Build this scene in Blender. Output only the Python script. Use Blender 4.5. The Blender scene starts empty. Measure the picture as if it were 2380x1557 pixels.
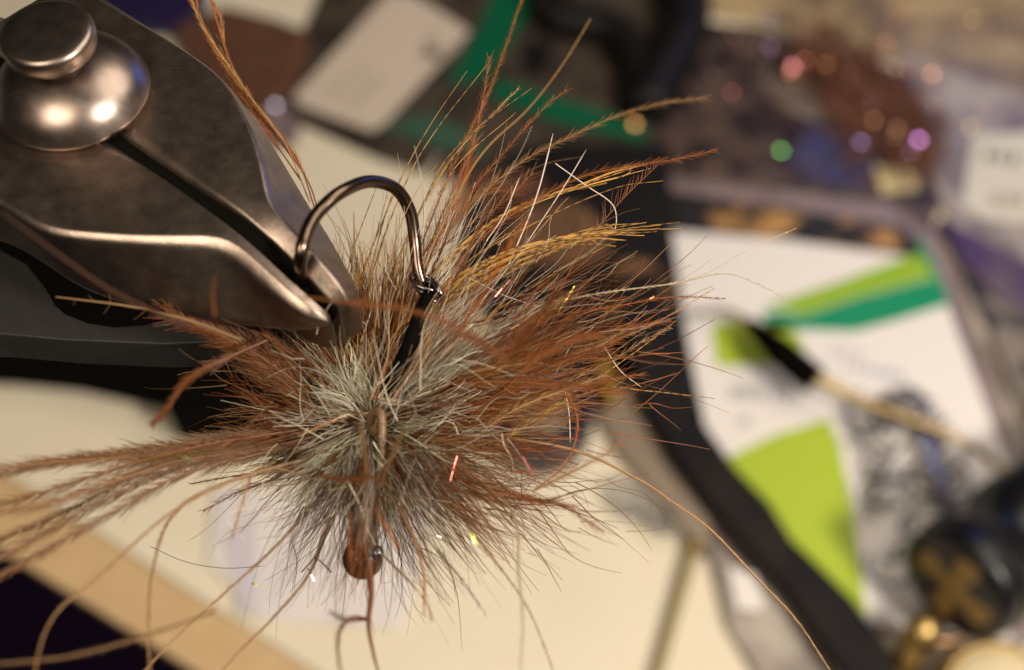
import bpy, math, random
import numpy as np
from mathutils import Vector

random.seed(7); rng = np.random.default_rng(7)
S = bpy.context.scene
COL = S.collection
S.unit_settings.system = 'METRIC'; S.unit_settings.scale_length = 0.01; S.unit_settings.length_unit = 'CENTIMETERS'
# ------------------------------------------------------------------ camera (1 unit = 1 cm)
PITCH = math.radians(58); TANH = 0.422; FOCUS = 9.0; H = 22.0
CAM = np.array([0, 0, H], float)
FW = np.array([0, math.cos(PITCH), -math.sin(PITCH)]); UP = np.array([0, math.sin(PITCH), math.cos(PITCH)]); RT = np.array([1., 0, 0])
cd = bpy.data.cameras.new('camera'); cam = bpy.data.objects.new('camera', cd); COL.objects.link(cam)
cd.sensor_width = 36; cd.lens = 18 / TANH; cd.clip_start = .1; cd.clip_end = 1000
cam.location = CAM; cam.rotation_euler = (math.pi/2 - PITCH, 0, 0)
cd.dof.use_dof = True; cd.dof.focus_distance = FOCUS; cd.dof.aperture_fstop = cd.lens*1e-3/(2*.118)
S.camera = cam
# ------------------------------------------------------------------ light
w = bpy.data.worlds.new('World'); S.world = w; w.use_nodes = True
w.node_tree.nodes['Background'].inputs[0].default_value = (.9, .78, .66, 1)
w.node_tree.nodes['Background'].inputs[1].default_value = .014
def area(name, loc, to, size, power, color):
    l = bpy.data.lights.new(name, 'AREA'); l.shape = 'DISK'; l.size = size; l.energy = power; l.color = color
    o = bpy.data.objects.new(name, l); COL.objects.link(o); o.location = loc
    o.rotation_euler = (Vector(to) - Vector(loc)).to_track_quat('-Z', 'Y').to_euler(); return o
KEY = np.array([22, -7.5, 35.])
area('desk_lamp_light', KEY, (1, 10, 4), 6.5, 15600, (1, .92, .80))
area('ridge_fill_light', (17, 17, 35), (0, 12, 6), 26.0, 6300, (1, .88, .72))  # added fill from behind right, for highlights on the jaw ridges
area('front_fill_light', (-9, -9, 37), (-6, 9, 2), 15.0, 5800, (1, .86, .68))  # added fill from front left, for the jaw ridges and left table
area('screen_light', (17, 30, 14), (0, 6, 14), 11, 520, (.10, .22, 1))
vs = S.view_settings; vs.view_transform = 'Standard'; vs.look = 'None'; vs.exposure = 0; vs.gamma = 1
S.cycles.use_denoising = True; S.cycles.max_bounces = 6; S.cycles.transparent_max_bounces = 12
S.cycles.sample_clamp_indirect = 6
# ------------------------------------------------------------------ helpers
PW = 1189.5; PHH = 778.5                # photograph measured 2379 x 1557
def ray(x, y): return FW + RT*((x-PW)/PW*TANH) - UP*((y-PHH)/PW*TANH)
def P(x, y, d): return CAM + ray(x, y)*d
def Z(x, y, z=0.): r = ray(x, y); return CAM + r*((z-H)/r[2])
def px(n, d=9.): return n/PW*TANH*d     # a length of n photo pixels at depth d
def lin(r, g, b):
    f = lambda c: (c/255/12.92 if c/255 <= .04045 else ((c/255+.055)/1.055)**2.4)
    return (f(r), f(g), f(b))

def mat(name, col, rough=.5, metal=0., spec=.5, noise=None, bump=0., bscale=20., trans=0., alpha=1., coat=0.):
    """noise = (second colour, scale, lo, hi)"""
    m = bpy.data.materials.new(name); m.use_nodes = True; nt = m.node_tree; b = nt.nodes['Principled BSDF']
    b.inputs['Base Color'].default_value = (*col, 1); b.inputs['Roughness'].default_value = rough
    b.inputs['Metallic'].default_value = metal; b.inputs['Specular IOR Level'].default_value = spec
    b.inputs['Transmission Weight'].default_value = trans; b.inputs['Alpha'].default_value = alpha
    b.inputs['Coat Weight'].default_value = coat
    tc = nt.nodes.new('ShaderNodeTexCoord')
    if noise:
        n = nt.nodes.new('ShaderNodeTexNoise'); n.inputs['Scale'].default_value = noise[1]; n.inputs['Detail'].default_value = 6
        nt.links.new(tc.outputs['Object'], n.inputs['Vector'])
        rmp = nt.nodes.new('ShaderNodeValToRGB'); e = rmp.color_ramp.elements
        e[0].position = noise[2]; e[1].position = noise[3]; e[0].color = (*col, 1); e[1].color = (*noise[0], 1)
        nt.links.new(n.outputs['Fac'], rmp.inputs['Fac']); nt.links.new(rmp.outputs['Color'], b.inputs['Base Color'])
    if bump:
        n2 = nt.nodes.new('ShaderNodeTexNoise'); n2.inputs['Scale'].default_value = bscale; n2.inputs['Detail'].default_value = 8
        nt.links.new(tc.outputs['Object'], n2.inputs['Vector'])
        bp = nt.nodes.new('ShaderNodeBump'); bp.inputs['Strength'].default_value = bump; bp.inputs['Distance'].default_value = .02
        nt.links.new(n2.outputs['Fac'], bp.inputs['Height']); nt.links.new(bp.outputs['Normal'], b.inputs['Normal'])
    return m

def fibre_mat(name, rough=.38, transl=.3, spec=.6, metal=0.):
    m = bpy.data.materials.new(name); m.use_nodes = True; nt = m.node_tree; b = nt.nodes['Principled BSDF']
    at = nt.nodes.new('ShaderNodeAttribute'); at.attribute_name = 'tint'
    nt.links.new(at.outputs['Color'], b.inputs['Base Color'])
    b.inputs['Roughness'].default_value = rough; b.inputs['Specular IOR Level'].default_value = spec; b.inputs['Metallic'].default_value = metal
    if transl:
        t = nt.nodes.new('ShaderNodeBsdfTranslucent'); nt.links.new(at.outputs['Color'], t.inputs['Color'])
        mx = nt.nodes.new('ShaderNodeMixShader'); mx.inputs[0].default_value = transl
        nt.links.new(b.outputs[0], mx.inputs[1]); nt.links.new(t.outputs[0], mx.inputs[2])
        nt.links.new(mx.outputs[0], nt.nodes['Material Output'].inputs['Surface'])
    return m

def link(o, parent=None): 
    COL.objects.link(o)
    if parent is not None: o.parent = parent; o.matrix_parent_inverse = parent.matrix_world.inverted()
    return o
def tag(o, label=None, cat=None, group=None, kind=None):
    if label: o['label'] = label
    if cat: o['category'] = cat
    if group: o['group'] = group
    if kind: o['kind'] = kind
    return o
def empty(name, loc, label, cat, group=None):
    o = bpy.data.objects.new(name, None); o.location = loc; COL.objects.link(o)
    bpy.context.view_layer.update(); return tag(o, label, cat, group)
def mesh(name, v, f, m, parent=None, smooth=False):
    me = bpy.data.meshes.new(name); me.from_pydata([tuple(map(float, a)) for a in v], [], f); me.materials.append(m)
    if smooth: me.polygons.foreach_set('use_smooth', [True]*len(me.polygons))
    me.update(); return link(bpy.data.objects.new(name, me), parent)

def merge_bevel(o, wd, seg=3):
    b = o.modifiers.new('bevel', 'BEVEL'); b.width = wd; b.segments = seg; b.limit_method = 'ANGLE'; return o

def prism(name, poly, z0, z1, m, parent=None, bevel=0., pixels=True):
    """a sheet or slab lying on the table; poly in photo pixels (taken at height z1) or in cm"""
    if pixels: pts = [Z(x, y, z1)[:2] for x, y in poly]
    else: pts = [np.array(p, float) for p in poly]
    a = sum(pts[i][0]*pts[(i+1) % len(pts)][1]-pts[(i+1) % len(pts)][0]*pts[i][1] for i in range(len(pts)))
    if a < 0: pts = pts[::-1]
    n = len(pts); v = [(*p, z0) for p in pts] + [(*p, z1) for p in pts]
    f = [tuple(range(n-1, -1, -1)), tuple(range(n, 2*n))] + [(i, (i+1) % n, n+(i+1) % n, n+i) for i in range(n)]
    o = mesh(name, v, f, m, parent)
    if bevel: merge_bevel(o, bevel)
    return o

def catmull(pts, n):
    p = np.array(pts, float); k = len(p)
    if k == 2: t = np.linspace(0, 1, n)[:, None]; return p[0]*(1-t)+p[1]*t
    q = np.vstack([2*p[0]-p[1], p, 2*p[-1]-p[-2]]); seg = np.linalg.norm(np.diff(p, axis=0), axis=1)
    cum = np.concatenate([[0], np.cumsum(seg)]); out = []
    for s in np.linspace(0, cum[-1], n):
        i = min(np.searchsorted(cum, s, 'right')-1, k-2); t = (s-cum[i])/max(seg[i], 1e-9)
        a, b, c, d = q[i], q[i+1], q[i+2], q[i+3]
        out.append(.5*((2*b)+(c-a)*t+(2*a-5*b+4*c-d)*t*t+(3*b-a-3*c+d)*t**3))
    return np.array(out)

def tubes(pts, rad, sides=3):
    """pts (S,K,3), rad (S,K) -> verts, quads"""
    Sn, K, _ = pts.shape; t = np.gradient(pts, axis=1); t /= np.linalg.norm(t, axis=2, keepdims=True)+1e-12
    ref = np.array([.31, .52, .79]); n = np.cross(t, ref); n /= np.linalg.norm(n, axis=2, keepdims=True)+1e-12; b = np.cross(t, n)
    ang = np.arange(sides)*2*np.pi/sides
    v = pts[:, :, None]+rad[:, :, None, None]*(np.cos(ang)[None, None, :, None]*n[:, :, None]+np.sin(ang)[None, None, :, None]*b[:, :, None])
    idx = np.arange(Sn*K*sides).reshape(Sn, K, sides); r = np.roll(idx, -1, axis=2)
    f = np.stack([idx[:, :-1], r[:, :-1], r[:, 1:], idx[:, 1:]], axis=-1).reshape(-1, 4)
    return v.reshape(-1, 3), f

def fast_mesh(name, v, f, tint, m, parent=None, smooth=True):
    me = bpy.data.meshes.new(name); me.vertices.add(len(v)); me.vertices.foreach_set('co', np.asarray(v, np.float32).ravel())
    me.loops.add(f.size); me.loops.foreach_set('vertex_index', f.astype(np.int32).ravel())
    me.polygons.add(len(f)); me.polygons.foreach_set('loop_start', np.arange(0, f.size, f.shape[1], dtype=np.int32))
    me.polygons.foreach_set('use_smooth', np.full(len(f), smooth, bool))
    if tint is not None:
        a = me.attributes.new('tint', 'FLOAT_COLOR', 'POINT'); c = np.ones((len(v), 4), np.float32); c[:, :3] = tint; a.data.foreach_set('color', c.ravel())
    me.update(calc_edges=True); me.validate(); me.materials.append(m); return link(bpy.data.objects.new(name, me), parent)

def tube(name, pts, r, m, parent=None, sides=12, n=None, cap=True):
    """one round bar along pts (world points); r number or list"""
    n = n or max(12, len(pts)*6); c = catmull(pts, n)
    rr = np.full(n, r) if np.isscalar(r) else np.interp(np.linspace(0, 1, n), np.linspace(0, 1, len(r)), r)
    v, f = tubes(c[None], rr[None], sides); v = list(map(tuple, v)); f = [tuple(int(i) for i in q) for q in f]
    if cap: f += [tuple(range(sides-1, -1, -1)), tuple(range(len(v)-sides, len(v)))]
    o = mesh(name, v, f, m, parent, True); 
    return o

def lathe(name, prof, origin, axis, m, parent=None, n=48):
    """prof: list of (radius, height along axis)"""
    a = np.array(axis, float); a /= np.linalg.norm(a); h = np.array([1., 0, 0]) if abs(a[0]) < .8 else np.array([0, 1., 0])
    e1 = np.cross(a, h); e1 /= np.linalg.norm(e1); e2 = np.cross(a, e1); v = []; f = []
    for r, z in prof:
        for i in range(n):
            t = 2*math.pi*i/n; v.append(np.array(origin)+a*z+r*(math.cos(t)*e1+math.sin(t)*e2))
    for j in range(len(prof)-1):
        for i in range(n): f.append((j*n+i, j*n+(i+1) % n, (j+1)*n+(i+1) % n, (j+1)*n+i))
    f.append(tuple(range(n-1, -1, -1))); f.append(tuple((len(prof)-1)*n+i for i in range(n)))
    return mesh(name, v, f, m, parent, True)

# ------------------------------------------------------------------ materials
M = {}
M['cream'] = mat('cream_laminate', (.70, .625, .485), .5, spec=.3, noise=((.655, .575, .435), .35, .3, .7))
M['tan_wood'] = mat('tan_wood', (.56, .385, .205), .5, noise=((.49, .33, .17), 1.5, .3, .7))
M['navy'] = mat('navy_floor', (.09, .05, .15), .95, spec=.1)
M['gun'] = mat('gunmetal', (.35, .275, .225), .37, 1., noise=((.255, .20, .165), 6, .36, .68), bump=.09, bscale=34)
M['gun_smooth'] = mat('gunmetal_turned', (.33, .26, .225), .34, 1., noise=((.26, .205, .175), 8, .3, .7))
def worn(m, lo, hi):
    """handling wear on metal: patchy roughness, dust specks and fine scratches"""
    nt = m.node_tree; b = nt.nodes['Principled BSDF']; tc = nt.nodes.new('ShaderNodeTexCoord')
    n = nt.nodes.new('ShaderNodeTexNoise'); n.inputs['Scale'].default_value = 9; n.inputs['Detail'].default_value = 10; nt.links.new(tc.outputs['Object'], n.inputs['Vector'])
    r = nt.nodes.new('ShaderNodeMapRange'); r.inputs[1].default_value = .35; r.inputs[2].default_value = .65; r.inputs[3].default_value = lo; r.inputs[4].default_value = hi
    nt.links.new(n.outputs['Fac'], r.inputs[0])
    mp = nt.nodes.new('ShaderNodeMapping'); mp.inputs['Rotation'].default_value = (0, 0, .6); mp.inputs['Scale'].default_value = (3, 90, 3); nt.links.new(tc.outputs['Object'], mp.inputs['Vector'])
    s_ = nt.nodes.new('ShaderNodeTexNoise'); s_.inputs['Scale'].default_value = 1.2; s_.inputs['Detail'].default_value = 3; nt.links.new(mp.outputs[0], s_.inputs['Vector'])
    r2 = nt.nodes.new('ShaderNodeMapRange'); r2.inputs[1].default_value = .66; r2.inputs[2].default_value = .72; r2.inputs[3].default_value = 0; r2.inputs[4].default_value = .06
    nt.links.new(s_.outputs['Fac'], r2.inputs[0])
    ad = nt.nodes.new('ShaderNodeMath'); ad.operation = 'ADD'; nt.links.new(r.outputs[0], ad.inputs[0]); nt.links.new(r2.outputs[0], ad.inputs[1]); nt.links.new(ad.outputs[0], b.inputs['Roughness'])
worn(M['gun'], .345, .385); worn(M['gun_smooth'], .31, .35)
M['gun_dark'] = mat('dark_blackened_steel', (.10, .09, .08), .55, .6)
M['vise_arm'] = mat('grey_painted_arm', (.015, .0135, .0115), .65, .0, noise=((.011, .010, .0085), 12, .3, .7))
M['black'] = mat('black_plastic', (.006, .005, .005), .5, spec=.25)
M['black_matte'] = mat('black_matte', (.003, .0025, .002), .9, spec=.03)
M['bronze'] = mat('bronzed_hook_wire', (.15, .105, .08), .25, 1.)
M['dark_wire'] = mat('dark_wire', (.20, .185, .19), .22, 1.)
M['bead'] = mat('black_bead', (.03, .02, .015), .08, 0., .8, coat=.5)
M['brass'] = mat('brass', (.58, .40, .15), .38, 1.)
M['brass_dull'] = mat('brass_dull', (.30, .195, .07), .5, .7)
M['white_card'] = mat('white_card', (.72, .67, .64), .5, spec=.3)
M['lime'] = mat('lime_print', lin(160, 180, 44), .5, spec=.3)
M['lime_dark'] = mat('lime_stripe_print', lin(135, 168, 35), .5, spec=.3)
M['green'] = mat('emerald_print', lin(0, 130, 88), .5, spec=.3)
M['teal'] = mat('teal_print', lin(6, 82, 55), .5, spec=.2)
M['grey_print'] = mat('grey_print', (.36, .34, .34), .6)
M['blue_print'] = mat('pale_blue_print', (.36, .37, .44), .6)
M['grey_bag'] = mat('smoky_bag', lin(70, 61, 52), .4, spec=.3, noise=(lin(48, 41, 36), 1., .38, .62))
M['dark_bag'] = mat('dark_bag', lin(86, 70, 62), .35, spec=.4, noise=(lin(34, 26, 28), 1.1, .36, .60))
M['mauve'] = mat('mauve_film', lin(140, 122, 122), .3, noise=(lin(112, 96, 96), .7, .3, .7))
M['film'] = mat('frosted_film', lin(158, 147, 134), .25, noise=(lin(108, 96, 88), .9, .38, .62))
M['tan_film'] = mat('tan_film', lin(168, 146, 108), .3, noise=(lin(112, 95, 76), .6, .4, .62))
M['lavender'] = mat('lavender_film', (.70, .64, .60), .3, noise=((.62, .57, .57), 1., .35, .65))
M['label'] = mat('dull_label', lin(196, 180, 164), .5)
M['ink'] = mat('ink', lin(95, 84, 74), .7)
M['ink_soft'] = mat('ink_soft', lin(165, 150, 136), .7)
M['indigo'] = mat('indigo_bag', lin(32, 22, 58), .5)
M['purple'] = mat('purple_bag', lin(60, 38, 78), .4, noise=(lin(92, 78, 86), .9, .4, .65))
M['blue'] = mat('blue_bag', lin(58, 60, 104), .4, noise=(lin(60, 54, 70), .8, .35, .65))
M['hide'] = mat('brown_hide', lin(92, 56, 34), .9, noise=(lin(70, 42, 28), 2., .35, .65), bump=.8, bscale=8)
M['tan_fur'] = mat('tan_hide', lin(116, 80, 50), .9, noise=(lin(60, 42, 28), 2., .35, .65), bump=.8, bscale=8)
M['header'] = mat('black_header_print', lin(18, 14, 14), .5, noise=(lin(170, 126, 70), 1.3, .5, .62))
M['rubber'] = mat('black_rubber', lin(24, 21, 23), .6, spec=.12, noise=(lin(38, 31, 27), .8, .4, .7))
M['smoke'] = mat('smoky_edge', lin(128, 112, 96), .3)
M['yellow'] = mat('yellow_plastic', lin(165, 128, 40), .5)
M['cream_spool'] = mat('cream_thread', lin(205, 188, 152), .6, bump=.5, bscale=30)
M['fibre'] = fibre_mat('hackle_fibre', .35, transl=.22, spec=.45)
M['flash'] = fibre_mat('flash_fibre', .24, 0., .6, .9)
M['glint'] = fibre_mat('glint', .36, 0., .5, 1.)
M['grey_fibre'] = fibre_mat('grey_fibre', .45, .22, .45)

# ------------------------------------------------------------------ setting: table, edge strip, floor
eA = Z(0, 1090)[:2]; eB = Z(640, 1500)[:2]; ed = (eB-eA)/np.linalg.norm(eB-eA); en = np.array([ed[1], -ed[0]])   # en points off the table
if en @ (eA-np.array([0, 14.])) < 0: en = -en
dist = abs(en @ (Z(200, 1414)[:2]-eA))
q0 = eA-ed*60; q1 = eA+ed*60
tag(prism('table_top', [q0, q1, q1-en*90, q0-en*90], -.5, 0, M['cream'], pixels=False), kind='structure')
fA = Z(0, 1275)[:2]; fB = Z(430, 1545)[:2]; fd = (fB-fA)/np.linalg.norm(fB-fA)
tag(merge_bevel(prism('table_edge', [fA-fd*60, fA+fd*60, q1+en*.004, q0+en*.004], -.5, -.006, M['tan_wood'], pixels=False), .15), kind='structure')
tag(prism('floor', [(-200, -200), (200, -200), (200, 200), (-200, 200)], -71, -70, M['navy'], pixels=False), kind='structure')

# ------------------------------------------------------------------ the vise
ZJ = P(780, 722, 7.8)[2]
vroot = Z(170, 225, ZJ)
vise = empty('fly_tying_vise', (vroot[0]-3, vroot[1], 0), 'dark gunmetal fly tying vise with faceted jaws clamping the hook bend', 'vise')
def loft(name, secs, m, crease, parent):
    """secs: rings of 5 world points; subdivided smooth with creased ridges"""
    n = len(secs[0]); v = [p for s in secs for p in s]; f = []
    for j in range(len(secs)-1):
        for i in range(n): f.append((j*n+i, (j+1)*n+i, (j+1)*n+(i+1) % n, j*n+(i+1) % n))
    f.append(tuple(range(n))); f.append(tuple((len(secs)-1)*n+i for i in range(n-1, -1, -1)))
    o = mesh(name, v, f, m, parent, True); me = o.data
    import bmesh
    bm = bmesh.new(); bm.from_mesh(me); bmesh.ops.recalc_face_normals(bm, faces=bm.faces); bm.to_mesh(me); bm.free()
    ca = me.attributes.new('crease_edge', 'FLOAT', 'EDGE')
    for e in me.edges:
        a, b = e.vertices
        if a % n == b % n and abs(a-b) == n: ca.data[e.index].value = crease[a % n]
        elif a//n == b//n: ca.data[e.index].value = .5 if a//n in (0, len(secs)-1) else 0.
    s = o.modifiers.new('subsurf', 'SUBSURF'); s.levels = 3; s.render_levels = 4
    return o
def jaw(name, rows, th_side, slot_drop, shoulder):
    rid = [Z(*r[1], ZJ-r[3]) for r in rows]; out = []
    for i, (s_, r_, o_, dr, do, th) in enumerate(rows):
        a = Z(*s_, ZJ-dr-slot_drop[i]); c = Z(*o_, ZJ-do); t = rid[min(i+1, len(rows)-1)]-rid[max(i-1, 0)]
        n = np.array([t[1], -t[0], 0.])*th_side; n /= np.linalg.norm(n); q = shoulder[i]*.72
        m = rid[i]+n*q*.62-np.array([0, 0, .38*q]); m2 = rid[i]+n*q-np.array([0, 0, q])
        out.append([a, rid[i], m, m2, c, (Z(*o_, ZJ-th)-n*.06 if th_side > 0 else c*[1, 1, 0]+[0, 0, ZJ-th]), a*[1, 1, 0]+[0, 0, ZJ-th]])
    return loft(name, out, M['gun'], [.93, .5, .0, .0, .5, .6, .8], vise)
U = [  # slot edge, ridge, outer edge (photo pixels), drop of ridge, drop of outer edge, thickness
 ((-80, 78), (150, -45), (185, -40), 0, .05, 1.1), ((150, 222), (335, 62), (352, 68), 0, .05, 1.1), ((298, 326), (492, 158), (508, 166), 0, .06, 1.1),
 ((398, 393), (540, 222), (562, 236), 0, .14, 1.1), ((497, 458), (588, 320), (638, 340), 0, .30, 1.1), ((556, 495), (610, 412), (688, 425), 0, .42, 1.05),
 ((595, 527), (618, 474), (724, 484), .01, .45, 1.0), ((650, 577), (682, 544), (768, 550), .06, .46, .95), ((711, 641), (744, 608), (808, 628), .12, .45, .9),
 ((757, 694), (790, 662), (834, 668), .18, .42, .85), ((788, 716), (806, 702), (828, 700), .28, .42, .8)]
jaw('upper_jaw', U, -1, [0, 0, 0, 0, .0, .02, .05, .07, .08, .08, .04], [.01, .01, .012, .03, .05, .06, .06, .05, .045, .04, .02])
L = [((-80, 112), (-80, 425), (-80, 545), .0, .42, 1.1), ((60, 202), (20, 468), (12, 560), 0, .45, 1.1), ((180, 278), (100, 528), (96, 606), 0, .5, 1.1),
 ((280, 342), (205, 538), (190, 678), 0, .52, 1.1), ((400, 422), (330, 546), (330, 718), 0, .55, 1.1), ((490, 488), (440, 546), (480, 748), 0, .55, 1.1),
 ((545, 532), (528, 547), (585, 760), .01, .54, 1.05), ((612, 592), (598, 608), (665, 768), .06, .52, 1.0), ((680, 655), (668, 674), (716, 768), .12, .48, .9),
 ((738, 706), (730, 722), (754, 762), .19, .44, .8), ((766, 732), (764, 741), (774, 750), .28, .42, .7)]
jaw('lower_jaw', L, 1, [0]*11, [.06, .07, .08, .09, .1, .12, .15, .15, .13, .1, .03])
loft('slot_shade_block', [[Z(x0, y0, ZJ-dz), Z(x1, y1, ZJ-dz), Z(x1, y1, ZJ-dz)*[1, 1, 0]+[0, 0, ZJ-1], Z(x0, y0, ZJ-dz)*[1, 1, 0]+[0, 0, ZJ-1]] for x0, y0, x1, y1, dz in  # black block added between the jaws to stand for the slot's shade
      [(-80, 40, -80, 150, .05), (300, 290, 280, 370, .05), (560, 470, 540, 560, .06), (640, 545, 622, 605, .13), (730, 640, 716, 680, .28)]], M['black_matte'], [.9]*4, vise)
base = Z(172, 224, ZJ); vz = np.array([0, 0, 1.])
lathe('dome_washer', [(.0, -.1), (.48, -.1), (.49, .03), (.55, .04), (.562, .055), (.553, .075), (.525, .145), (.47, .22), (.39, .285), (.30, .33), (.23, .352), (.19, .36), (.0, .36)], base, vz, M['gun_smooth'], vise, 96)
kn = lathe('screw_knob', [(.0, .34), (.19, .34), (.19, .47), (.24, .49), (.295, .49), (.313, .505), (.318, .53), (.318, .60), (.308, .628), (.285, .64), (.2, .648), (.1, .653), (.0, .655)], base, vz, M['gun_smooth'], vise, 96)
# collet, arm with its curved notch, post and base
c0 = Z(-20, 270, ZJ-.5); pc = np.array([-14., c0[1]+2.5, 0])
tube('collet', [c0, c0*.6+.4*(pc+[0, 0, ZJ-.5]), pc+[0, 0, ZJ-.5]], [.75, .9, 1.0], M['gun_dark'], vise, 32)
za = ZJ-1.15
arm = prism('arm', [(-3300, 520), (-120, 548), (0, 580), (60, 612), (98, 660), (118, 700), (150, 728), (205, 750), (265, 759), (335, 754), (400, 738), (470, 728), (560, 745), (600, 775),
                    (560, 792), (380, 800), (150, 790), (0, 776), (-3300, 760)], za-.35, za, M['vise_arm'], vise)
merge_bevel(arm, .012, 2)
tube('post', [pc*[1, 1, 0]+[0, 0, .8], pc*[1, 1, 0]+[0, 0, ZJ]], .45, M['gun_dark'], vise, 24)
zb = 1.2
bs = prism('base', [(-900, 500), (700, 560), (960, 800), (950, 930), (640, 968), (388, 962), (376, 895), (150, 845), (0, 830), (-900, 780)], .01, zb, M['black_matte'], vise, .05)

# ------------------------------------------------------------------ fly: metal parts
fly = empty('articulated_fly', P(865, 975, 9.1), 'brown and grey feathered fly hanging from a bronzed hook in the vise', 'fishing fly')
HK = [(712, 700, 8.5), (698, 640, 8.15), (700, 585, 8.0), (716, 530, 8.05), (745, 487, 8.12), (795, 445, 8.22), (858, 422, 8.46), (918, 438, 8.66), (952, 490, 8.78), (964, 560, 8.84), (970, 620, 8.84), (985, 672, 8.86)]
tube('hook', [P(*h) for h in HK], [.042, .046, .046, .046, .046, .046, .046, .044, .042], M['bronze'], fly, 20, 90)
tube('shank', [P(1000, 668, 8.85), P(975, 740, 8.55), P(940, 830, 8.5), P(902, 915, 8.75)], [.048, .055, .06, .062], M['black_matte'], fly, 16)
# the wire ring joining hook and shank, with its twist
for k in range(3):
    cx, cy = 985+k*6, 655+k*13
    pts = [P(cx+34*math.cos(t)*(1-.1*k), cy+15*math.sin(t)+12*math.cos(t), 8.78-.07*math.sin(t)+.03*k) for t in np.linspace(0, 2*math.pi, 17)]
    tube('wire_ring', pts, .014, M['dark_wire'], fly, 10, 60, False)
tube('wire_end', [P(1005, 655, 8.75), P(1018, 672, 8.7), P(1026, 690, 8.72), P(1012, 694, 8.8)], .022, M['dark_wire'], fly, 12)
lathe('body', [(.0, -.35), (.12, -.3), (.2, -.1), (.2, .1), (.12, .3), (0, .35)], P(868, 985, 9.35), P(930, 830, 9.7)-P(868, 985, 9.35), mat('body_wrap', lin(70, 62, 48), .9, bump=.8, bscale=20), fly, 24)
EY = [(868, 1010, 8.75), (862, 975, 8.62), (872, 957, 8.55), (885, 962, 8.5), (888, 1000, 8.5), (886, 1060, 8.5), (884, 1110, 8.5)]
tube('hook_eye', [P(*e) for e in EY], [.03, .034, .034, .03, .028], mat('hook_eye_steel', (.15, .085, .04), .42, .1), fly, 14, 40)
tube('thread_body', [P(872, 1100, 8.55), P(850, 1180, 8.48), P(845, 1270, 8.42)], [.05, .1, .09], mat('brown_thread', (.05, .022, .012), .8, bump=.6, bscale=30), fly, 16)
bc = P(843, 1298, 8.4)
import bmesh
def ball(name, c, r, m, parent=None, sc=(1, 1, 1)):
    bm = bmesh.new(); bmesh.ops.create_icosphere(bm, subdivisions=4, radius=r)
    for vv in bm.verts: vv.co = Vector((vv.co.x*sc[0]+c[0], vv.co.y*sc[1]+c[1], vv.co.z*sc[2]+c[2]))
    me = bpy.data.meshes.new(name); bm.to_mesh(me); bm.free(); me.materials.append(m); me.polygons.foreach_set('use_smooth', [True]*len(me.polygons))
    return link(bpy.data.objects.new(name, me), parent)
ball('bead', bc, px(48, 8.4), mat('copper_brown_head', (.10, .03, .010), .24, 0., .5, noise=((.025, .009, .005), 9, .4, .62), bump=.4, bscale=20), fly)
ball('bead_eye', P(876, 1284, 8.2), px(17, 8.2), M['bead'], fly)

# ------------------------------------------------------------------ fly: fibres
RUST = np.array([.29, .09, .019]); RUSTD = np.array([.12, .038, .011]); GOLD = np.array([.60, .32, .075]); GREY = np.array([.74, .66, .49])
GREYG = np.array([.68, .70, .50]); PALE = np.array([.80, .71, .56]); TAN = np.array([.40, .22, .09]); DARK = np.array([.05, .028, .016]); STEEL = np.array([.46, .385, .32])

class Batch:
    K = 11
    def __init__(self): self.p = []; self.r = []; self.c = []
    def add(self, pts, r0, r1, c0, c1, bands=0):
        self.p.append(pts if len(pts) == self.K else catmull(pts, self.K)); t = np.linspace(0, 1, self.K)
        self.r.append(r0*(1-t)+r1*t); c = np.outer(1-t, c0)+np.outer(t, c1)
        self.c.append(c)
    def bezier(self, a, m, b, r0, r1, c0, c1, wig=0.):
        t = np.linspace(0, 1, self.K)[:, None]; p = (1-t)**2*a+2*t*(1-t)*m+t*t*b
        if wig: 
            w1 = rng.normal(size=3); ph = rng.uniform(0, 6); p = p+wig*w1*np.sin(t*rng.uniform(3, 8)+ph)*t
        self.add(p, r0, r1, c0, c1)
    def build(self, name, m, parent, sides=3):
        p = np.array(self.p); r = np.array(self.r); c = np.array(self.c); v, f = tubes(p, r, sides)
        return fast_mesh(name, v, f, np.repeat(c.reshape(-1, 3), sides, axis=0), m, parent)

def px3(pts, d0=None, d1=None):
    n = len(pts); return [P(q[0], q[1], q[2] if len(q) > 2 else d0+(d1-d0)*i/(n-1)) for i, q in enumerate(pts)]
VIEW = lambda p: (CAM-p)/np.linalg.norm(CAM-p)

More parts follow.
